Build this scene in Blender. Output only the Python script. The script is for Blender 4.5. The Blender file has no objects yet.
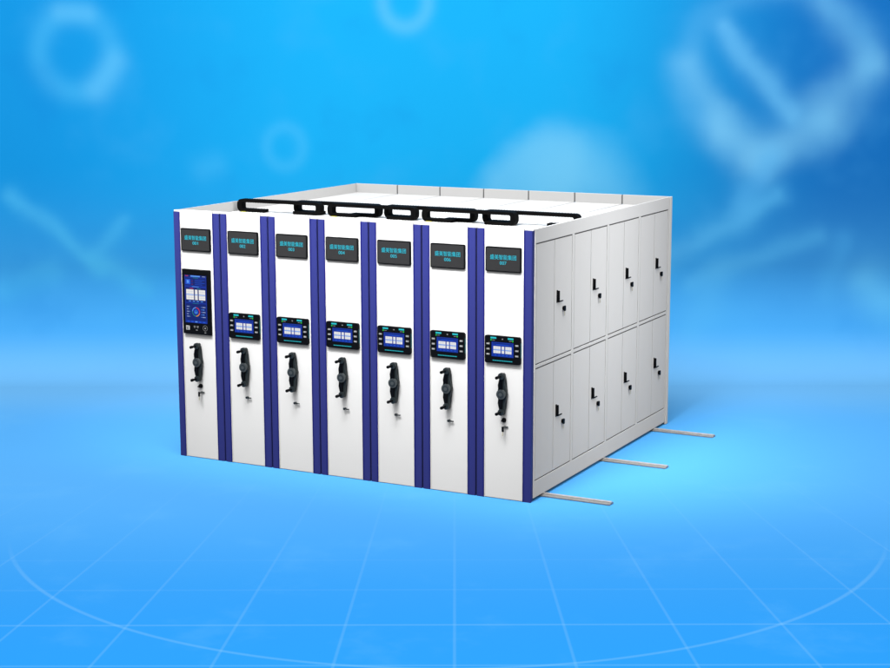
import bpy, bmesh, math
from mathutils import Vector, Matrix
S = bpy.context.scene
C = S.collection
PI = math.pi
H = 2.4                      # height of the cabinets
U = 0.53788                  # width of one cabinet
N = 7
W = U * N
D = 3.437                    # depth

# ------------------------------------------------------------------ materials
def lin(c):
    return tuple(((v/255)/12.92 if v/255 <= .04045 else ((v/255+.055)/1.055)**2.4) for v in c)

def mat(name, col, rough=.5, metal=0.0, spec=.5, emit=0.0, grain=0.0, scale=60, bump=0.0):
    m = bpy.data.materials.new(name); m.use_nodes = True
    nt = m.node_tree; b = nt.nodes['Principled BSDF']
    b.inputs['Base Color'].default_value = (*(c*(.12 if emit else 1) for c in col), 1)
    b.inputs['Roughness'].default_value = rough
    b.inputs['Metallic'].default_value = metal
    b.inputs['Specular IOR Level'].default_value = spec
    if emit:
        b.inputs['Emission Color'].default_value = (*col, 1)
        b.inputs['Emission Strength'].default_value = emit
    if grain and emit: grain = 0
    if grain or bump:
        tc = nt.nodes.new('ShaderNodeTexCoord')
        nz = nt.nodes.new('ShaderNodeTexNoise'); nz.inputs['Scale'].default_value = scale
        nz.inputs['Detail'].default_value = 4
        nt.links.new(tc.outputs['Object'], nz.inputs['Vector'])
        if grain:
            mx = nt.nodes.new('ShaderNodeMix'); mx.data_type = 'RGBA'
            mx.inputs[6].default_value = (*[c*(1-grain) for c in col], 1)
            mx.inputs[7].default_value = (*[min(1, c*(1+grain)) for c in col], 1)
            nt.links.new(nz.outputs['Fac'], mx.inputs[0])
            nt.links.new(mx.outputs[2], b.inputs['Base Color'])
        if bump:
            bp = nt.nodes.new('ShaderNodeBump'); bp.inputs['Strength'].default_value = bump
            bp.inputs['Distance'].default_value = .001
            nt.links.new(nz.outputs['Fac'], bp.inputs['Height'])
            nt.links.new(bp.outputs['Normal'], b.inputs['Normal'])
    return m

M = {}
M['white'] = mat('white_powder_coat', (.80, .80, .795), .5, spec=.12, grain=.015, scale=9, bump=.05)
M['panel'] = mat('white_front_enamel', (.84, .84, .835), .42, spec=.15, grain=.01, scale=7, bump=.04)
M['edge'] = mat('edge_highlight_white', (.90, .89, .84), .4, spec=.2)
M['blue'] = mat('blue_enamel', (.034, .041, .205), .45, spec=.10, grain=.03, scale=12)
M['bluedeep'] = mat('blue_enamel_edge', (.010, .012, .16), .42, spec=.12)
M['gap'] = mat('recess_shade', (.02, .02, .028), .8, spec=.1)
M['seam'] = mat('groove_shade_grey', (.11, .11, .11), .8, spec=.1)
M['rimseam'] = mat('rim_gap_shade_grey', (.20, .20, .20), .8, spec=.1)
M['grey'] = mat('charcoal_plastic', (.031, .031, .032), .55, spec=.05, grain=.08, scale=80)
M['black'] = mat('black_plastic', (.0035, .0035, .004), .5, spec=.06)
M['chain'] = mat('black_chain_plastic', (.002, .002, .002), .75, spec=.06)
M['crank'] = mat('dark_grey_cast_metal', (.020, .026, .027), .45, metal=0, spec=.22, grain=.15, scale=50)
M['hub'] = mat('grey_hub_metal', (.070, .080, .082), .4, metal=0, spec=.25, grain=.1, scale=60)
M['hubin'] = mat('grey_hub_cap', (.030, .036, .038), .4, spec=.25)
M['cyan'] = mat('cyan_lettering', lin((40, 184, 206)), .5, emit=.95)
M['cyantab'] = mat('cyan_light', lin((30, 205, 215)), .5, emit=.7)
M['teal'] = mat('teal_light', lin((20, 130, 140)), .5, emit=.6)
M['green'] = mat('green_light', lin((40, 200, 60)), .5, emit=.8)
M['red'] = mat('red_light', lin((205, 45, 70)), .5, emit=.7)
M['orange'] = mat('orange_light', lin((235, 150, 50)), .5, emit=.7)
M['scr'] = mat('screen_blue', lin((18, 44, 150)), .3, emit=.85)
M['scrdark'] = mat('screen_dark_blue', lin((12, 22, 105)), .3, emit=.8)
M['scrmid'] = mat('screen_mid_blue', lin((30, 80, 205)), .3, emit=.8)
M['scrlight'] = mat('screen_light_blue', lin((90, 150, 240)), .3, emit=.8)
M['scrwhite'] = mat('screen_white', lin((238, 236, 232)), .3, emit=.80)
M['scrgrey'] = mat('screen_grey', lin((150, 165, 205)), .3, emit=.80)
M['label'] = mat('grey_marking', (.22, .22, .22), .5)
M['labelw'] = mat('pale_marking', (.45, .45, .44), .5)
M['steel'] = mat('rail_steel', (.40, .385, .37), .45, metal=.35, grain=.22, scale=35, bump=.3)
M['railtop'] = mat('rail_steel_worn', (.62, .60, .58), .4, metal=.3, grain=.2, scale=30)
M['dark'] = mat('dark_chassis_metal', (.03, .03, .032), .7)
M['brass'] = mat('pale_brass_key', (.60, .56, .42), .4, metal=0)
M['silver'] = mat('bright_key_metal', (.55, .55, .55), .3, metal=.7)
M['yellow'] = mat('yellow_tie', (.34, .32, .015), .6)

# ------------------------------------------------------------------ mesh helpers
CACHE = {}
def obj(name, bm, mats, parent=None, key=None):
    me = bpy.data.meshes.new(name)
    bmesh.ops.recalc_face_normals(bm, faces=bm.faces)
    bm.to_mesh(me); bm.free()
    if not isinstance(mats, (list, tuple)): mats = [mats]
    for m in mats: me.materials.append(M[m])
    o = bpy.data.objects.new(name, me); C.objects.link(o)
    if parent: o.parent = parent
    return o

def box(bm, x0, x1, y0, y1, z0, z1, bev=0, mi=0, seg=2):
    vs = [bm.verts.new(p) for p in ((x0,y0,z0),(x1,y0,z0),(x1,y1,z0),(x0,y1,z0),(x0,y0,z1),(x1,y0,z1),(x1,y1,z1),(x0,y1,z1))]
    fs = [bm.faces.new([vs[i] for i in f]) for f in ((3,2,1,0),(4,5,6,7),(0,1,5,4),(1,2,6,5),(2,3,7,6),(3,0,4,7))]
    for f in fs: f.material_index = mi
    if bev:
        es = list({e for f in fs for e in f.edges})
        r = bmesh.ops.bevel(bm, geom=es, offset=bev, segments=seg, profile=.5, affect='EDGES')
        for f in r['faces']: f.material_index = mi
    return bm

def prism(bm, pts, a0, a1, axis='y', mi=0, mi_side=None, bev=0):
    """outline pts (u,v) extruded along an axis: y -> (x,z), x -> (y,z)"""
    def P(u, v, a): return (u, a, v) if axis == 'y' else ((a, u, v) if axis == 'x' else (u, v, a))
    A = [bm.verts.new(P(u, v, a0)) for u, v in pts]
    B = [bm.verts.new(P(u, v, a1)) for u, v in pts]
    fa = bm.faces.new(A); fb = bm.faces.new(B[::-1]); fa.material_index = fb.material_index = mi
    n = len(pts)
    for i in range(n):
        f = bm.faces.new((A[i], B[i], B[(i+1) % n], A[(i+1) % n]))
        f.material_index = mi if mi_side is None else mi_side
    if bev:
        r = bmesh.ops.bevel(bm, geom=list(fa.edges), offset=bev, segments=2, profile=.5, affect='EDGES')
        for f in r['faces']: f.material_index = mi
    return bm

def rrect(x0, x1, z0, z1, r, n=5):
    out = []
    for cx, cz, a in ((x1-r, z0+r, -90), (x1-r, z1-r, 0), (x0+r, z1-r, 90), (x0+r, z0+r, 180)):
        for k in range(n+1):
            t = math.radians(a + 90*k/n); out.append((cx+r*math.cos(t), cz+r*math.sin(t)))
    return out

def circ(cx, cz, r, n=24):
    return [(cx+r*math.cos(2*PI*k/n), cz+r*math.sin(2*PI*k/n)) for k in range(n)]

def quad(bm, x0, x1, z0, z1, y, mi=0):
    f = bm.faces.new([bm.verts.new(p) for p in ((x0,y,z0),(x1,y,z0),(x1,y,z1),(x0,y,z1))]); f.material_index = mi

def smooth(o, ang=40):
    for p in o.data.polygons: p.use_smooth = True
    try: o.data.set_sharp_from_angle(angle=math.radians(ang))
    except Exception: pass
    return o

def text_mesh(txt, size, x, z, y, name, parent, m='cyan', width=None, depth=.0015, bold=.0):
    cu = bpy.data.curves.new(name, 'FONT'); cu.body = txt; cu.size = size
    cu.align_x = 'CENTER'; cu.align_y = 'CENTER'; cu.extrude = depth; cu.offset = bold
    t = bpy.data.objects.new(name, cu); C.objects.link(t)
    bpy.context.view_layer.update()
    me = bpy.data.meshes.new_from_object(t.evaluated_get(bpy.context.evaluated_depsgraph_get()))
    bpy.data.objects.remove(t)
    xs = [v.co.x for v in me.vertices]; ys = [v.co.y for v in me.vertices]
    cx, cy = (min(xs)+max(xs))/2, (min(ys)+max(ys))/2
    k = 1 if width is None else width/(max(xs)-min(xs))
    for v in me.vertices:
        v.co = Vector((x+(v.co.x-cx)*k, y-v.co.z, z+(v.co.y-cy)))
    me.materials.clear(); me.materials.append(M[m])
    o = bpy.data.objects.new(name, me); C.objects.link(o); o.parent = parent
    return o

def thing(name, label, cat, loc, group=None):
    o = bpy.data.objects.new(name, None); C.objects.link(o)
    o.empty_display_size = .2; o.location = loc
    o['label'] = label; o['category'] = cat
    if group: o['group'] = group
    return o

def copy_tree(o, parent=None, skip=()):
    c = o.copy(); C.objects.link(c)
    if parent: c.parent = parent
    for ch in list(o.children):
        if ch.name.split('.')[0] not in skip: copy_tree(ch, c, skip)
    return c

# ------------------------------------------------------------------ cabinet parts
ZT = 2.30        # recessed top plate
def make_body(t, right_end=False, left_end=False):
    bm = bmesh.new()
    x0, x1 = .004, U-.004
    xr = U-.016 if right_end else x1
    box(bm, x0, xr, .04, D-.006, .045, ZT-.004, 0)
    obj('body', bm, 'white', t)
    bm = bmesh.new(); box(bm, x0+(.012 if left_end else .004), xr-(0 if right_end else .004), .05, D-.022, ZT-.003, ZT, .0012)
    obj('top_plate', bm, 'white', t)
    bm = bmesh.new()
    box(bm, .007, (U-.018 if right_end else U-.007), D-.018, D, .03, H, .002)
    obj('back_panel', bm, 'white', t)
    if not left_end:
        bm = bmesh.new(); box(bm, -.0045, .0045, D-.0172, D-.010, ZT+.001, H-.002); obj('gap_filler_strip', bm, 'rimseam', t)  # added filler, its grey stands in for the shaded gap
    bm = bmesh.new()
    box(bm, .05, U-.05, .08, D-.06, .030, .0445, 0)
    obj('chassis', bm, 'dark', t)
    if left_end:
        bm = bmesh.new(); box(bm, 0, .0035, .045, D, .03, H, .001); obj('side_panel', bm, 'white', t)

def make_front(t):
    # white centre panel with folded edges, standing a little back of the trims
    bm = bmesh.new()
    box(bm, .0835, .4545, -.008, .038, .004, H+.006, .003)
    for xa in (.0830, .4505): box(bm, xa, xa+.0045, -.0135, -.0085, .004, H+.005, .0012, 1)  # paler strips paint in the light caught by the panel edges
    # top return flange above the trims
    box(bm, .002, .0825, .006, .038, H-.012, H+.004, .002)
    box(bm, .4555, U-.002, .006, .038, H-.012, H+.004, .002)
    obj('front_panel', bm, ['panel', 'edge'], t)
    for x0, x1, s in ((.006, .0815, 1), (.4565, U-.006, -1)):
        bm = bmesh.new()
        z1 = H-.013
        # outline of the trim section (x, y): shallow ribs, chamfer towards the panel
        if s > 0:
            pts = [(x0, .036), (x0, -.006), (x0+.004, -.012), (x1-.012, -.012), (x1, -.0105), (x1, .036)]
        else:
            pts = [(x0, .036), (x0, -.0105), (x0+.012, -.012), (x1-.004, -.012), (x1, -.006), (x1, .036)]
        prism(bm, pts, .002, z1, axis='z')
        bm.normal_update()
        # darker glossy edge bead next to the white panel
        if s > 0: box(bm, x1-.011, x1-.001, -.0145, -.0125, .004, z1-.002, 0, 1)
        else: box(bm, x0+.001, x0+.011, -.0145, -.0125, .004, z1-.002, 0, 1)
        obj('side_trim', bm, ['blue', 'bluedeep'], t)
    bm = bmesh.new(); box(bm, -.0048, .0048, .008, .034, .006, H-.014)
    o = obj('gap_shade_strip', bm, 'gap', t)  # dark strip standing in for the shade between neighbouring trims
    return t

def make_plate(t, number):
    bm = bmesh.new()
    prism(bm, rrect(.098, .435, 2.022, 2.238, .012), -.008, -.024, mi=0, bev=.002)
    pl = obj('number_display', bm, ['black'], t); smooth(pl, 35)
    bm = bmesh.new()
    prism(bm, rrect(.108, .425, 2.032, 2.228, .006), -.0245, -.0262)
    obj('display_face', bm, 'grey', pl)
    text_mesh('盛美智能集团', .046, .2665, 2.150, -.0266, 'lettering', pl, width=.248)
    text_mesh(number, .042, .2665, 2.100, -.0266, 'number', pl, width=.064)
    return pl

def shelves_picture(bm, x0, x1, z0, z1, y, w, g, b):
    """picture of open shelving on the screen"""
    dx = x1-x0
    cuts = [(0, .40), (.46, .60), (.66, 1)]
    for a, c in cuts:
        quad(bm, x0+dx*a, x0+dx*c, z0, z1, y, w)
        n = max(1, round((c-a)/.12))
        for k in range(1, n):
            xx = x0+dx*(a+(c-a)*k/n)
            quad(bm, xx-.0008, xx+.0008, z0+.004, z1-.004, y-.0003, g)
        for k in range(1, 5):
            zz = z0+(z1-z0)*k/5
            quad(bm, x0+dx*a+.002, x0+dx*c-.002, zz-.0008, zz+.0008, y-.0005, g)
    zm = (z0+z1)/2
    for a, c in cuts: quad(bm, x0+dx*a+.001, x0+dx*c-.001, zm-.004, zm+.003, y-.0008, b)

def make_control(t):
    """landscape touch panel with side keys"""
    x0, x1, z0, z1 = .096, .436, 1.221, 1.463
    bm = bmesh.new(); prism(bm, rrect(x0, x1, z0, z1, .016), -.008, -.034, bev=.004)
    h = obj('control_panel', bm, 'black', t); smooth(h, 35)
    y = -.0350
    bm = bmesh.new()
    sx0, sx1, sz0, sz1 = .163, .373, 1.281, 1.408
    box(bm, sx0, sx1, y-.0008, -.0335, sz0, sz1, 0, 0)
    quad(bm, sx0+.012, sx1-.012, sz1-.014, sz1-.008, y-.0016, 1)
    quad(bm, sx0+.045, sx1-.045, sz1-.024, sz1-.019, y-.0016, 3)
    shelves_picture(bm, sx0+.018, sx1-.018, sz0+.030, sz1-.036, y-.0018, 2, 4, 5)
    for k in range(5):
        xx = sx0+.03+k*.036; quad(bm, xx, xx+.018, sz0+.010, sz0+.018, y-.0016, 3)
    obj('screen', bm, ['scr', 'scrdark', 'scrwhite', 'scrmid', 'scrgrey', 'scrlight'], h)
    for xa, xb in ((.152, .208), (.318, .372)):
        bm = bmesh.new(); box(bm, xa, xb, y-.001, -.0335, 1.437, 1.4515, .001); obj('light_bar', bm, 'cyantab', h)
    for xc, s in ((.158, 1), (.366, -1)):
        bm = bmesh.new(); prism(bm, circ(xc, 1.425, .0062, 14), -.0335, y-.002); obj('indicator_light', bm, 'green', h)
        bm = bmesh.new()
        for k in range(3): quad(bm, xc+s*(.014+k*.009)-.003, xc+s*(.014+k*.009)+.003, 1.4215, 1.4275, y-.0002, 0)
        obj('marking', bm, ['label'], h)
    bm = bmesh.new(); box(bm, .262, .274, y-.001, -.0335, 1.432, 1.442, .001); obj('sensor', bm, 'label', h)
    for xa in (.113, .389):
        for zc in (1.389, 1.343, 1.297):
            bm = bmesh.new(); box(bm, xa, xa+.032, y-.003, -.0335, zc-.008, zc+.008, .003, 0)
            for k in range(3): quad(bm, xa+.005+k*.008, xa+.011+k*.008, zc-.004, zc+.004, y-.0034, 1)
            obj('key', bm, ['label', 'labelw'], h)
    bm = bmesh.new(); box(bm, .172, .364, y-.0006, -.0335, 1.2425, 1.2500, 0, 0)
    for k in range(14): quad(bm, .176+k*.0134, .184+k*.0134, 1.2432, 1.2493, y-.0012, 1)
    obj('light_strip', bm, ['teal', 'cyantab'], h)
    for xx, w in ((x0-.0015, .0045), (x1-.003, .0045)):
        bm = bmesh.new(); box(bm, xx, xx+w, -.024, -.016, z0+.06, z1-.05, .001); obj('side_glow_strip', bm, 'teal', h)
    return h

def make_kiosk(t):
    """tall touch screen of the first cabinet"""
    x0, x1, z0, z1 = .105, .424, 1.224, 1.848
    bm = bmesh.new(); box(bm, x0, x1, -.036, -.008, z0, z1, .004)
    h = obj('touchscreen_terminal', bm, 'black', t); smooth(h, 35)
    bm = bmesh.new(); box(bm, x0+.008, x1-.008, -.0375, -.035, z0+.008, z1-.008, .001); obj('bezel', bm, 'grey' if False else 'black', h)
    y = -.039
    sx0, sx1, sz0, sz1 = .136, .388, 1.334, 1.794
    bm = bmesh.new()
    box(bm, sx0, sx1, y, -.0372, sz0, sz1, 0, 0)
    q = lambda a, b, c, d, m, k=1: quad(bm, sx0+a, sx0+b, sz1-d, sz1-c, y-.0004*k, m)
    q(.004, .248, .0, .018, 1); q(.072, .182, .003, .015, 5, 2); q(.010, .045, .006, .012, 6, 2); q(.205, .242, .006, .012, 4, 2)
    q(.006, .246, .026, .100, 1); q(.012, .070, .040, .090, 3, 2); q(.028, .052, .050, .078, 5, 3); q(.10, .16, .022, .028, 7, 3)
    for k in range(4): q(.086, .092, .040+k*.015, .046+k*.015, 6 if k % 2 else 3, 2); q(.12, .236-(k % 2)*.03, .041+k*.015, .045+k*.015, 3, 2)
    q(.085, .165, .108, .113, 5, 2); q(.006, .246, .118, .262, 1); q(.06, .10, .124, .130, 6, 3); q(.145, .185, .124, .130, 7, 3)
    shelves_picture(bm, sx0+.018, sx1-.014, sz1-.236, sz1-.138, y-.0012, 2, 4, 5)
    for k in range(4): q(.045+k*.046, .072+k*.046, .246, .254, 5, 3)
    q(.006, .246, .272, .438, 1)
    q(.09, .16, .268, .273, 7, 3)
    for k in range(5):
        zz = .300+k*.024
        q(.018, .050-(k % 2)*.01, zz, zz+.007, 4, 2); q(.200, .236-(k % 2)*.012, zz, zz+.007, 5 if k % 2 else 4, 2)
        q(.056, .063, zz, zz+.007, 7, 2); q(.186, .193, zz, zz+.007, 5, 2)
    # gauge ring
    cx, cz = sx0+.126, sz1-.352; n = 30
    for k in range(n):
        a0, a1 = 2*PI*k/n, 2*PI*(k+.9)/n
        f = bm.faces.new([bm.verts.new((cx+r*math.sin(a), y-.0012, cz+r*math.cos(a))) for r, a in ((.036, a0), (.046, a0), (.046, a1), (.036, a1))])
        f.material_index = 6 if k < 9 else (8 if k < 15 else (7 if k < 23 else 5))
    bmv = [bm.verts.new((cx+.024*math.sin(2*PI*k/20), y-.0012, cz+.024*math.cos(2*PI*k/20))) for k in range(20)]
    bm.faces.new(bmv).material_index = 3
    q(.121, .131, .338, .368, 7, 5); q(.114, .138, .352, .366, 5, 4)
    for k in range(5): q(.022+k*.045, .050+k*.045, .443, .453, 5 if k == 2 else 3, 2)
    obj('screen', bm, ['scr', 'scrdark', 'scrwhite', 'scrmid', 'scrgrey', 'scrlight', 'red', 'teal', 'orange'], h)
    # card reader and marks below the screen
    bm = bmesh.new(); box(bm, .140, .182, -.0405, -.037, 1.262, 1.304, .002, 0)
    quad(bm, .150, .156, 1.270, 1.296, -.0408, 1); quad(bm, .156, .172, 1.270, 1.276, -.0408, 1); quad(bm, .162, .172, 1.284, 1.294, -.0408, 1)
    obj('card_reader', bm, ['labelw', 'grey'], h)
    bm = bmesh.new()
    for k in range(2):
        xx = .228+k*.036
        quad(bm, xx, xx+.022, 1.298, 1.306, -.0378, 0); quad(bm, xx+.004, xx+.018, 1.286, 1.294, -.0378, 0)
    quad(bm, .252, .272, 1.262, 1.270, -.0378, 0)
    obj('marking', bm, ['label'], h)
    bm = bmesh.new()
    n = 24; cx, cz = .362, 1.290
    for k in range(n):
        a0, a1 = 2*PI*k/n, 2*PI*(k+1)/n
        bm.faces.new([bm.verts.new((cx+r*math.sin(a), -.0379, cz+r*math.cos(a))) for r, a in ((.024, a0), (.027, a0), (.027, a1), (.024, a1))])
    quad(bm, cx-.008, cx+.008, cz-.008, cz+.008, -.0379, 0)
    quad(bm, cx-.010, cx+.010, cz-.048, cz-.040, -.0379, 0)
    obj('fingerprint_sensor', bm, ['label'], h)

def make_crank(t):
    zc, xc = .955, U/2
    bm = bmesh.new()
    # cast arm, waisted outline
    half = [(.020, .185), (.028, .172), (.031, .150), (.027, .120), (.030, .080), (.040, .045), (.047, .018)]
    pts = [(xc+a, zc+b) for a, b in half]
    pts += [(xc+a, zc-b) for a, b in half[::-1]]
    pts += [(xc-a*.86, zc-b) for a, b in half]
    pts += [(xc-a*.86, zc+b) for a, b in half[::-1]]
    prism(bm, pts, -.022, -.052, bev=.006)
    arm = obj('crank', bm, 'crank', t)
    # folded inner levers, lying before the arm
    for s in (1, -1):
        bm = bmesh.new()
        p = [(xc-.026, zc+s*.035), (xc+.012, zc+s*.035), (xc+.010, zc+s*.13), (xc-.004, zc+s*.142), (xc-.018, zc+s*.13), (xc-.030, zc+s*.08)]
        prism(bm, p, -.0525, -.066, bev=.003); obj('lever', bm, 'black', arm)
        bm = bmesh.new()
        prism(bm, circ(xc, zc+s*.160, .029), -.0525, -.070, bev=.004)
        o = obj('end_cap', bm, 'crank', arm); smooth(o, 35)
        bm = bmesh.new()
        prism(bm, circ(xc-.004, zc+s*.160, .0095, 16), -.0705, -.115, bev=.002)
        prism(bm, circ(xc-.004, zc+s*.160, .0135, 16), -.115, -.150, bev=.004)
        o = obj('grip', bm, 'black', arm); smooth(o, 35)
    bm = bmesh.new()
    prism(bm, circ(xc, zc, .043, 32), -.008, -.072, bev=.006); o = obj('hub', bm, 'hub', arm); smooth(o, 35)
    bm = bmesh.new()
    prism(bm, circ(xc, zc, .030, 28), -.0725, -.077, bev=.003); o = obj('hub_cap', bm, 'hubin', arm); smooth(o, 35)
    bm = bmesh.new()
    prism(bm, circ(xc, zc, .016, 20), -.0775, -.080, bev=.002); o = obj('hub_centre', bm, 'hub', arm); smooth(o, 35)
    return arm

def make_small_lock(t):
    bm = bmesh.new()
    xc, z = .277, .659
    prism(bm, circ(xc, z, .010, 20), -.008, -.016, bev=.002)
    prism(bm, circ(xc, z, .008, 20), -.016, -.030, bev=.001)
    prism(bm, circ(xc, z, .0115, 20), -.030, -.038, bev=.002, mi=1)
    box(bm, xc+.010, xc+.046, -.030, -.020, z-.008, z+.002, .002, 1)
    o = obj('release_lever', bm, ['hub', 'crank'], t); smooth(o, 35)

def make_key_lock(t):
    bm = bmesh.new(); xc, z = .275, .718
    prism(bm, circ(xc, z, .021, 24), -.008, -.022, bev=.003)
    prism(bm, circ(xc, z, .015, 24), -.022, -.036, bev=.002)
    prism(bm, circ(xc, z, .006, 12), -.036, -.062)
    o = obj('lock_knob', bm, 'black', t); smooth(o, 35)
    bm = bmesh.new()
    xc, z = .285, .658
    prism(bm, circ(xc, z, .009, 16), -.008, -.056, bev=.001)
    box(bm, xc-.002, xc+.030, -.020, -.012, z-.006, z+.006, .002)
    l = obj('door_lock', bm, 'hub', t); smooth(l, 35)
    bm = bmesh.new(); box(bm, xc-.010, xc+.010, -.064, -.0565, z-.036, z+.011, .003); obj('key_bow', bm, 'black', l)
    bm = bmesh.new(); box(bm, xc-.004, xc+.004, -.062, -.059, z-.072, z-.037, 0); obj('key_blade', bm, 'brass', l)

# ------------------------------------------------------------------ right-hand end with locker doors
def make_end(t):
    Y0, Y1 = .0645, 3.354
    pitch = .8325
    z = dict(b0=.178, b1=1.186, t0=1.214, t1=2.276)
    X = U
    bm = bmesh.new(); box(bm, X-.0155, X-.0062, .045, D-.006, .035, H-.004); obj('groove_shade_sheet', bm, 'seam', t)  # dark sheet added so the door grooves look shaded
    bm = bmesh.new()
    box(bm, X-.013, X, .0405, D-.060, z['t1'], H, .0015)                 # fascia
    box(bm, X-.013, X, .0405, D-.060, .030, z['b0'], .0015)                   # plinth
    mids = []
    for k in range(4):
        a = Y0+k*pitch; b = a+.787
        if k < 3: mids.append((b, a+pitch))
    box(bm, X-.013, X, .0405, Y0, z['b0']+.0005, z['t1']-.0005, .0015)
    box(bm, X-.013, X, 3.350, D-.060, z['b0']+.0005, z['t1']-.0005, .0015)
    for a, b in mids: box(bm, X-.013, X, a, b, z['b0']+.0005, z['t1']-.0005, .0015)
    for k in range(4):
        a = Y0+k*pitch; b = a+.787
        box(bm, X-.013, X-.0005, a+.0005, min(b, 3.35)-.0005, z['b1'], z['t0'], .0015)
    obj('door_frame', bm, 'white', t)
    bm = bmesh.new(); box(bm, X-.013, X+.008, D-.056, D+.004, .004, H+.001, .003); obj('corner_post', bm, 'white', t)
    bm = bmesh.new(); box(bm, .02, X-.0165, D-.03, D-.0185, ZT+.001, H-.003, 0); bm.free()
    # leaves: one plain, one with handle and lock, repeated down the side
    gv, gh = .0080, .0120
    first = {}
    for lv, (za, zb) in (('low', (z['b0'], z['b1'])), ('up', (z['t0'], z['t1']))):
        for k in range(4):
            a = Y0+k*pitch; b = a+.787; m = a+.3925
            for side in (0, 1):
                key = (lv, side)
                if key in first:
                    o = copy_tree(first[key], t); o.location = (0, k*pitch, 0); continue
                bm = bmesh.new()
                ya, yb = (a+gv, m-gv*.6) if side == 0 else (m+gv*.6, b-gv)
                box(bm, X-.0130, X-.0015, ya, yb, za+gh*.9, zb-gh, .0012)
                dr = obj('door', bm, 'white', t); first[key] = dr
                if side == 1:
                    hz = 1.708 if lv == 'up' else .676
                    hy = m+.058
                    bm = bmesh.new()
                    box(bm, X-.0015, X+.004, hy-.010, hy+.010, hz-.008, hz+.104, .0015)
                    box(bm, X+.004, X+.026, hy-.007, hy+.007, hz+.002, hz+.100, .004)
                    box(bm, X+.004, X+.016, hy+.0075, hy+.105, hz-.006, hz+.003, .002)
                    o = obj('handle', bm, 'black', dr); smooth(o, 35)
                    ky, kz = hy+.140, hz-.075
                    bm = bmesh.new(); prism(bm, circ(ky, kz, .019, 20), X-.0015, X+.010, axis='x', bev=0)
                    prism(bm, rrect(ky-.017, ky+.017, kz-.026, kz+.022, .010, 4), X+.0105, X+.020, axis='x')
                    o = obj('lock', bm, 'black', dr); smooth(o, 35)
                    bm = bmesh.new(); box(bm, X+.013, X+.016, ky-.006, ky+.006, kz-.068, kz-.0265); obj('key', bm, 'brass', dr)

# ------------------------------------------------------------------ the seven cabinets
GRP = 'mobile archive cabinets standing side by side on the rails'
LB = {
 1: 'leftmost white archive cabinet with blue trims and a tall portrait touchscreen, display reading 001',
 2: 'white blue-trimmed archive cabinet right beside the one with the tall touchscreen, display reading 002',
 3: 'white blue-trimmed archive cabinet third from the left in the row, display reading 003',
 4: 'middle white blue-trimmed archive cabinet of the row, display reading 004',
 5: 'white blue-trimmed archive cabinet just right of the middle one, display reading 005',
 6: 'white blue-trimmed archive cabinet next to the rightmost one, display reading 006',
 7: 'rightmost archive cabinet with grey-white locker doors along its exposed side, display reading 007',
}
def cab(i):
    return thing('archive_cabinet', LB[i], 'cabinet', ((i-1)*U, 0, 0), GRP)
t1 = cab(1); make_body(t1, left_end=True); make_front(t1); make_plate(t1, '001'); make_kiosk(t1); make_crank(t1); make_key_lock(t1)
t2 = cab(2); make_body(t2); make_front(t2); make_control(t2); make_crank(t2); make_small_lock(t2)
base = [t2]
for i in (3, 4, 5, 6):
    c = copy_tree(t2); c.location = ((i-1)*U, 0, 0); c['label'] = LB[i]; base.append(c)
t7 = cab(7); make_body(t7, right_end=True); make_front(t7); make_control(t7); make_crank(t7); make_key_lock(t7); make_end(t7)
for i, t in enumerate(base): make_plate(t, '%03d' % (i+2))
make_plate(t7, '007')

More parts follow.
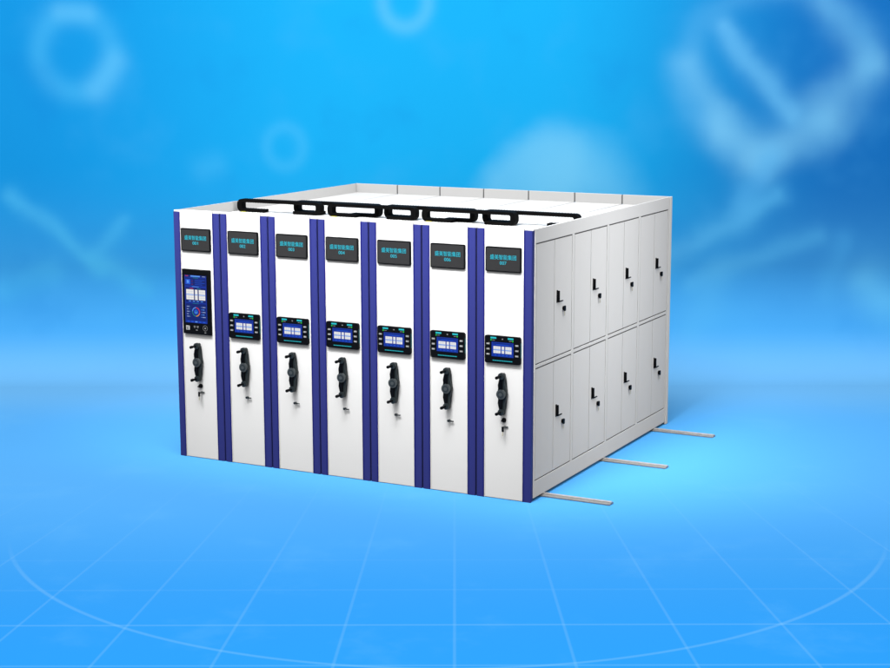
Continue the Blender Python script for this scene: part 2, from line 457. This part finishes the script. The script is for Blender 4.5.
# ------------------------------------------------------------------ cable chains on the top
def make_chain(t, L=.965, h=.130, d=.080):
    th = .030; r = .036
    def loop(x0, x1, z0, z1, rr): return rrect(x0, x1, z0, z1, rr, 6)
    bm = bmesh.new()
    # centre line: tail at bottom left -> left bend -> top run -> right bend -> tail at bottom right
    z0, z1 = .0175, h-.0175
    def arc(cx, cz, a0, a1, n=6): return [(cx+r*math.cos(math.radians(a0+(a1-a0)*k/n)), cz+r*math.sin(math.radians(a0+(a1-a0)*k/n))) for k in range(n+1)]
    x0, x1 = .020, L-.020
    path = [(x0+.30, z0), (x0+.17, z0)] + arc(x0+r, z0+r, 270, 180) + arc(x0+r, z1-r, 180, 90) + [(x0+.3+.05*k, z1) for k in range(8)] + arc(x1-r, z1-r, 90, 0) + arc(x1-r, z0+r, 0, -90) + [(x1-.16, z0), (x1-.29, z0)]
    # resample into links
    P = [Vector((a, 0, b)) for a, b in path]
    A, B = [], []
    secs = []
    for i, p in enumerate(P):
        q0 = P[max(0, i-1)]; q1 = P[min(len(P)-1, i+1)]
        tg = (q1-q0).normalized(); nr = Vector((-tg.z, 0, tg.x))*th/2*(1+.75*abs(tg.z))
        secs.append([bm.verts.new(v) for v in (p+nr+Vector((0, -d/2, 0)), p+nr+Vector((0, d/2, 0)), p-nr+Vector((0, d/2, 0)), p-nr+Vector((0, -d/2, 0)))])
    for a, b in zip(secs, secs[1:]):
        for k in range(4): bm.faces.new((a[k], a[(k+1) % 4], b[(k+1) % 4], b[k]))
    bm.faces.new(secs[0]); bm.faces.new(secs[-1][::-1])
    obj('belt', bm, 'chain', t)
    # link ribs along the belt
    bm = bmesh.new()
    tot = 0
    for a, b in zip(P, P[1:]):
        seg = (b-a).length; n = max(1, int(round(seg/.03)))
        for k in range(n):
            c = a.lerp(b, (k+.5)/n); ang = math.atan2(b.z-a.z, b.x-a.x)
            s = len(bm.verts)
            tmp = bmesh.new(); box(tmp, -.0035, .0035, -d/2-.0025, d/2+.0025, -th/2-.0018, th/2+.0018)
            bmesh.ops.transform(tmp, matrix=Matrix.Translation(c) @ Matrix.Rotation(-ang, 4, 'Y'), verts=tmp.verts)
            mp = {}
            for v in tmp.verts: mp[v] = bm.verts.new(v.co)
            for f in tmp.faces: bm.faces.new([mp[v] for v in f.verts])
            tmp.free()
    obj('link_ribs', bm, 'chain', t)
    for xx in (.045,):
        bm = bmesh.new(); box(bm, xx, xx+.06, -d/2-.012, -d/2-.004, -.001, .007, .001); obj('cable_tie', bm, 'yellow', t)
CH = [(.056, 'leftmost black cable chain on the cabinet top, beginning above the first display'),
      (.670, 'second black cable chain from the left on the cabinet top'),
      (1.116, 'third black cable chain from the left, over the third and fourth cabinets'),
      (1.700, 'fourth black cable chain from the left on the cabinet top'),
      (2.160, 'fifth black cable chain from the left, one before the rightmost one'),
      (2.755, 'rightmost black cable chain, ending behind the rim of the locker-door side')]
ch0 = None
for k, (x, lb) in enumerate(CH):
    if ch0 is None:
        t = ch0 = thing('cable_chain', lb, 'cable chain', (0, 0, 0), 'black cable chains on the cabinet tops'); make_chain(t)
    else:
        t = copy_tree(ch0); t['label'] = lb
    t.location = (x, 1.03+(.088 if k % 2 else 0), ZT+.0005)

# ------------------------------------------------------------------ rails
RL = [(.262, 'nearest pale steel floor rail, poking out by the foot of the rightmost cabinet'),
      (1.668, 'middle pale steel floor rail of the three poking out at the side'),
      (3.062, 'rearmost pale steel floor rail, poking out at the far corner of the cabinets')]
r0 = None
for y, lb in RL:
    if r0 is None:
        r0 = t = thing('floor_rail', lb, 'rail', (0, 0, 0), 'steel rails under the cabinets')
        bm = bmesh.new(); prism(bm, [(-.043, .0045), (.043, .0045), (.043, .014), (.016, .018), (-.016, .018), (-.043, .014)], .03, 4.41, axis='x'); obj('rail_base', bm, 'steel', t)
        bm = bmesh.new(); box(bm, .03, 4.412, -.014, .014, .0185, .0295, .002); obj('rail_head', bm, 'railtop', t)
    else:
        t = copy_tree(r0); t['label'] = lb
    t.location = (0, y, 0)

# ------------------------------------------------------------------ floor and backdrop: a blue printed studio sweep
ORG = (.1979, 5.2224, 0); ROT = .4799539890535822      # local x across the view, local y away, z up
def nodes_mat(name):
    m = bpy.data.materials.new(name); m.use_nodes = True
    return m, m.node_tree
class G:
    """tiny arithmetic builder for shader nodes"""
    def __init__(s, nt): s.nt = nt
    def m(s, op, a, b=None, c=None, clamp=False):
        n = s.nt.nodes.new('ShaderNodeMath'); n.operation = op; n.use_clamp = clamp
        for i, v in enumerate((a, b, c)):
            if v is None: continue
            if isinstance(v, (int, float)): n.inputs[i].default_value = v
            else: s.nt.links.new(v, n.inputs[i])
        return n.outputs[0]
    def step(s, v, lo, hi, t0=0., t1=1.):
        n = s.nt.nodes.new('ShaderNodeMapRange'); n.interpolation_type = 'SMOOTHSTEP'
        s.nt.links.new(v, n.inputs[0])
        for i, x in zip((1, 2, 3, 4), (lo, hi, t0, t1)): n.inputs[i].default_value = x
        return n.outputs[0]
    def mix(s, f, a, b):
        n = s.nt.nodes.new('ShaderNodeMix'); n.data_type = 'RGBA'
        for i, v in ((0, f), (6, a), (7, b)):
            if isinstance(v, (int, float)): n.inputs[i].default_value = v
            elif isinstance(v, tuple): n.inputs[i].default_value = (*v, 1)
            else: s.nt.links.new(v, n.inputs[i])
        return n.outputs[2]
    def seg(s, X, Z, ax, az, bx, bz, w, p=2.0):
        """soft capsule round the segment a-b, 1 in its middle"""
        dx, dz = bx-ax, bz-az; L2 = dx*dx+dz*dz+1e-6
        u = s.m('SUBTRACT', X, ax); v = s.m('SUBTRACT', Z, az)
        t = s.m('DIVIDE', s.m('ADD', s.m('MULTIPLY', u, dx), s.m('MULTIPLY', v, dz)), L2, clamp=True)
        eu = s.m('SUBTRACT', u, s.m('MULTIPLY', t, dx)); ev = s.m('SUBTRACT', v, s.m('MULTIPLY', t, dz))
        d2 = s.m('ADD', s.m('MULTIPLY', eu, eu), s.m('MULTIPLY', ev, ev))
        return s.m('EXPONENT', s.m('DIVIDE', d2, -w*w))
    def cap(s, X, Z, ax, az, bx, bz, r, soft):
        dx, dz = bx-ax, bz-az; L2 = dx*dx+dz*dz+1e-6
        u = s.m('SUBTRACT', X, ax); v = s.m('SUBTRACT', Z, az)
        t = s.m('DIVIDE', s.m('ADD', s.m('MULTIPLY', u, dx), s.m('MULTIPLY', v, dz)), L2, clamp=True)
        eu = s.m('SUBTRACT', u, s.m('MULTIPLY', t, dx)); ev = s.m('SUBTRACT', v, s.m('MULTIPLY', t, dz))
        return s.step(s.m('SQRT', s.m('ADD', s.m('MULTIPLY', eu, eu), s.m('MULTIPLY', ev, ev))), r+soft, max(0, r-soft))
    def ring(s, X, Z, cx, cz, rx, rz, w, ang=0.):
        ca, sa = math.cos(ang), math.sin(ang)
        u = s.m('SUBTRACT', X, cx); v = s.m('SUBTRACT', Z, cz)
        a = s.m('ADD', s.m('MULTIPLY', u, ca/rx), s.m('MULTIPLY', v, sa/rx))
        b = s.m('ADD', s.m('MULTIPLY', u, -sa/rz), s.m('MULTIPLY', v, ca/rz))
        r = s.m('SQRT', s.m('ADD', s.m('MULTIPLY', a, a), s.m('MULTIPLY', b, b)))
        e = s.m('MULTIPLY', s.m('SUBTRACT', r, 1.0), (rx+rz)/2/w)
        return s.m('EXPONENT', s.m('MULTIPLY', s.m('MULTIPLY', e, e), -1))
m, nt = nodes_mat('blue_printed_sweep'); g = G(nt); M['sweep'] = m
bs = nt.nodes['Principled BSDF']; bs.inputs['Roughness'].default_value = .9; bs.inputs['Specular IOR Level'].default_value = .0
tc = nt.nodes.new('ShaderNodeTexCoord'); sp = nt.nodes.new('ShaderNodeSeparateXYZ')
# slightly warped coordinates make the printed shapes organic
nz = nt.nodes.new('ShaderNodeTexNoise'); nz.inputs['Scale'].default_value = 1.6; nz.inputs['Detail'].default_value = 2
nt.links.new(tc.outputs['Object'], nz.inputs['Vector'])
sn = nt.nodes.new('ShaderNodeSeparateColor'); nt.links.new(nz.outputs['Color'], sn.inputs[0])
nt.links.new(tc.outputs['Object'], sp.inputs[0])
X, Y, Z = sp.outputs
Xw = g.m('ADD', X, g.m('MULTIPLY', g.m('SUBTRACT', sn.outputs[0], .5), .22))
Zw = g.m('ADD', Z, g.m('MULTIPLY', g.m('SUBTRACT', sn.outputs[1], .5), .22))
# --- wall print
K = 1.0
def A(c): return tuple(v*K for v in lin(c))
base = g.mix(g.step(X, -5.2, -1.0), A((24, 153, 230)), A((28, 178, 246)))
base = g.mix(g.step(X, 1.0, 5.0), base, A((26, 116, 198)))
base = g.mix(g.step(Z, 2.6, .1), base, A((76, 172, 246)))
def add(base, f, col, k):
    return g.mix(g.m('MULTIPLY', f, k), base, A(col))
LT = (120, 208, 255)
base = add(base, g.ring(X, Z, -4.46, 3.86, -.0+.44, .47, .15), (88, 200, 255), .34)
base = add(base, g.seg(X, Z, -4.22, 3.42, -3.98, 3.75, .16), LT, .30)
base = add(base, g.seg(X, Z, -4.30, 4.33, -4.62, 4.35, .13), LT, .28)
base = add(base, g.ring(X, Z, -.47, 4.46, .27, .30, .10), LT, .36)
base = add(base, g.ring(X, Z, -1.95, 2.72, .22, .24, .09), (90, 200, 255), .24)
base = add(base, g.seg(X, Z, -2.95, 2.45, -2.80, 2.50, .16), (90, 200, 255), .22)
base = add(base, g.cap(Xw, Zw, .88, 2.12, 1.28, 2.48, .46, .20), (124, 211, 253), .60)
base = add(base, g.cap(Xw, Zw, 1.40, 2.55, 1.70, 2.45, .42, .26), (118, 208, 253), .42)
base = add(base, g.cap(Xw, Zw, 1.5, 2.20, 2.0, 2.05, .42, .28), (118, 208, 253), .40)
# double-helix loop, upper right
base = add(base, g.ring(Xw, Zw, 4.04, 3.60, 1.16, 1.00, .17), (112, 198, 251), .22)
for a, b, c, d, w_, kk in ((2.95, 3.7, 3.4, 2.95, .20, .42), (3.4, 2.95, 3.86, 2.55, .24, .52), (3.86, 2.55, 4.6, 3.05, .24, .50), (4.6, 3.05, 5.15, 3.7, .22, .38), (5.15, 3.7, 4.6, 4.45, .20, .30), (4.25, 3.2, 4.7, 3.45, .16, .15)):
    base = add(base, g.seg(Xw, Zw, a, b, c, d, w_), (128, 208, 253), kk)
base = add(base, g.seg(Xw, Zw, 3.37, 4.11, 4.22, 3.10, .12), (120, 204, 252), .45)
base = add(base, g.seg(Xw, Zw, 3.37, 4.11, 4.22, 3.10, .20), (100, 190, 250), .25)
base = add(base, g.seg(Xw, Zw, 3.95, 2.5, 3.7, 2.0, .18), (90, 185, 248), .5)
base = add(base, g.seg(Xw, Zw, 2.75, 1.35, 4.10, 2.10, .15), (90, 188, 248), .62)
base = add(base, g.seg(Xw, Zw, 3.05, 1.05, 4.6, 1.62, .13), (90, 188, 248), .42)
base = add(base, g.seg(Xw, Zw, 3.0, .45, 3.4, 1.15, .22), (90, 188, 248), .35)
base = add(base, g.seg(Xw, Zw, 4.9, 1.6, 4.7, .9, .14), (80, 178, 245), .35)
base = add(base, g.seg(Xw, Zw, 5.25, 1.05, 5.5, .75, .26), (100, 195, 250), .62)
base = add(base, g.seg(Xw, Zw, -5.3, 2.12, -4.25, 1.25, .12), (80, 192, 250), .55)
base = add(base, g.seg(Xw, Zw, -4.25, 1.3, -3.7, 1.0, .15), (80, 192, 250), .50)
base = add(base, g.seg(Xw, Zw, -4.35, 1.38, -3.95, 1.80, .11), (80, 192, 250), .42)
base = add(base, g.seg(Xw, Zw, -5.4, 1.0, -4.9, 1.15, .18), (80, 192, 250), .40)
cl = nt.nodes.new('ShaderNodeTexNoise'); cl.inputs['Scale'].default_value = .9; cl.inputs['Detail'].default_value = 3
nt.links.new(tc.outputs['Object'], cl.inputs['Vector'])
base = g.mix(g.m('MULTIPLY', g.step(cl.outputs['Fac'], .5, .75), .14), base, A((84, 186, 250)))
base = g.mix(g.m('MULTIPLY', g.step(cl.outputs['Fac'], .48, .28), .18), base, A((22, 130, 218)))
# --- floor print
fl = g.mix(g.step(Y, -1.5, -10.5), A((112, 190, 252)), A((46, 160, 250)))
fl = g.mix(g.m('MULTIPLY', g.step(Y, -1.4, -3.4), g.step(Y, -8.8, -4.0)), fl, A((90, 179, 252)))
LN = (150, 214, 255)
yy = g.m('SUBTRACT', 9.49, Y)                       # distance to the point where the printed lines meet
ra = g.m('DIVIDE', g.m('SUBTRACT', X, .18), yy)      # tangent of the line angle
fr = g.m('FRACT', g.m('ADD', g.m('DIVIDE', g.m('ADD', ra, .0063), .0400), 100.5))
dist = g.m('MULTIPLY', g.m('ABSOLUTE', g.m('SUBTRACT', fr, .5)), g.m('MULTIPLY', yy, .0400))
fade = g.step(Y, -4.4, -9.8)
def line(fl, d, w, k):
    return g.mix(g.m('MULTIPLY', g.m('MULTIPLY', g.step(d, w, w*.25), fade), k), fl, A(LN))
fl = line(fl, dist, .016, .15)
cd = g.m('SQRT', g.m('ADD', g.m('POWER', g.m('SUBTRACT', X, .0208), 2), g.m('POWER', g.m('ADD', Y, 6.506), 2)))
front = g.step(Y, -7.2, -8.6)
for rad, k in ((3.650, .21),):
    d = g.m('ABSOLUTE', g.m('SUBTRACT', cd, rad))
    fl = g.mix(g.m('MULTIPLY', g.m('MULTIPLY', g.step(d, .026, .006), front), k), fl, A(LN))
for yl, w, k in ((-9.345, .020, .20), (-10.10, .02, .16), (-8.60, .024, .07), (-7.89, .024, .06)):
    d = g.m('ABSOLUTE', g.m('SUBTRACT', Y, yl))
    fl = line(fl, d, w, k)
fn = nt.nodes.new('ShaderNodeTexNoise'); fn.inputs['Scale'].default_value = 1.1; fn.inputs['Detail'].default_value = 5; fn.inputs['Roughness'].default_value = .6
nt.links.new(tc.outputs['Object'], fn.inputs['Vector'])
fl = g.mix(g.m('MULTIPLY', g.step(fn.outputs['Fac'], .52, .72), .12), fl, A((120, 200, 255)))
col = g.mix(g.step(Z, .02, .55), fl, base)
nt.links.new(col, bs.inputs['Base Color'])

def sweep_obj(name, prof, xw):
    bm = bmesh.new()
    rows = [[bm.verts.new((x, y, z)) for x in (-xw, -xw/2, 0, xw/2, xw)] for y, z in prof]
    for a, b in zip(rows, rows[1:]):
        for k in range(4): bm.faces.new((a[k], a[k+1], b[k+1], b[k]))
    bm.normal_update()
    me = bpy.data.meshes.new(name); bm.to_mesh(me); bm.free(); me.materials.append(M['sweep'])
    for p in me.polygons: p.use_smooth = True
    o = bpy.data.objects.new(name, me); C.objects.link(o)
    o.location = ORG; o.rotation_euler = (0, 0, ROT); o['kind'] = 'structure'
    return o
Rc = 1.25
sweep_obj('floor', [(-30, 0), (-20, 0), (-10, 0), (-Rc, 0)], 22)
sweep_obj('backdrop', [(-Rc+Rc*math.sin(PI/2*k/20), Rc-Rc*math.cos(PI/2*k/20)) for k in range(21)] + [(0, 4), (0, 12)], 22)

# ------------------------------------------------------------------ light
w = bpy.data.worlds.new('World'); S.world = w; w.use_nodes = True
bg = w.node_tree.nodes['Background']; bg.inputs[0].default_value = (1, 1, 1, 1); bg.inputs[1].default_value = .57
def aim(o, tgt):
    o.rotation_euler = (Vector(tgt)-o.location).to_track_quat('-Z', 'Y').to_euler()
def area(loc, tgt, sx, sy, power, col=(1, 1, 1), spread=180):
    l = bpy.data.lights.new('added_area_light', 'AREA'); l.shape = 'RECTANGLE'; l.size = sx; l.size_y = sy; l.energy = power; l.color = col
    l.spread = math.radians(spread)
    o = bpy.data.objects.new('added_area_light', l); C.objects.link(o); o.location = loc; aim(o, tgt); return o
def spot(loc, tgt, ang, blend, power, rad=.6):
    l = bpy.data.lights.new('studio_spot', 'SPOT'); l.spot_size = math.radians(ang); l.spot_blend = blend; l.energy = power; l.shadow_soft_size = rad
    o = bpy.data.objects.new('studio_spot', l); C.objects.link(o); o.location = loc; aim(o, tgt); return o
# lights added out of view: big soft one over the set, one over the backdrop, two narrow-beam strips on the upper fronts and the upper side
area((6.5, -7.5, 13.0), (2.2, -1.0, 0), 12, 12, 1550)
def swp(x, y, z): return (ORG[0]+.8870*x-.4617*y, ORG[1]+.4617*x+.8870*y, z)
area(swp(0, -6, 9.5), swp(0, 0, 1.8), 18, 1.5, 225, spread=110)
area(swp(0, -3.5, 7.5), swp(0, -1.5, 0), 18, 1.0, 60, spread=110)
area((1.9, -3.2, 7.0), (1.9, -.05, 2.75), 5.0, 1.4, 78, spread=34)
area((10.5, .8, 4.6), (3.77, 1.7, 2.45), .8, 4.2, 17, spread=34)

# ------------------------------------------------------------------ camera
cam = bpy.data.cameras.new('camera'); co = bpy.data.objects.new('camera', cam); C.objects.link(co)
cam.sensor_width = 36; cam.lens = 1646.877/890*36; cam.clip_end = 300; cam.clip_start = .1
ya, pi_, ro = -.4799539890535822, -.17413853475138294, -.0021835832387515604
fw = Vector((math.sin(ya)*math.cos(pi_), math.cos(ya)*math.cos(pi_), math.sin(pi_)))
r = Vector((math.cos(ya), -math.sin(ya), 0)); u = r.cross(fw)
r2 = r*math.cos(ro)+u*math.sin(ro); u2 = u*math.cos(ro)-r*math.sin(ro)
mt = Matrix((r2, u2, -fw)).transposed().to_4x4(); mt.translation = Vector((9.52502497, -12.69538514, 3.95024242))
co.matrix_world = mt
S.camera = co
S.view_settings.view_transform = 'Standard'; S.view_settings.look = 'None'
S.view_settings.exposure = 0; S.view_settings.gamma = 1
S.cycles.max_bounces = 4; S.cycles.diffuse_bounces = 0; S.cycles.glossy_bounces = 2
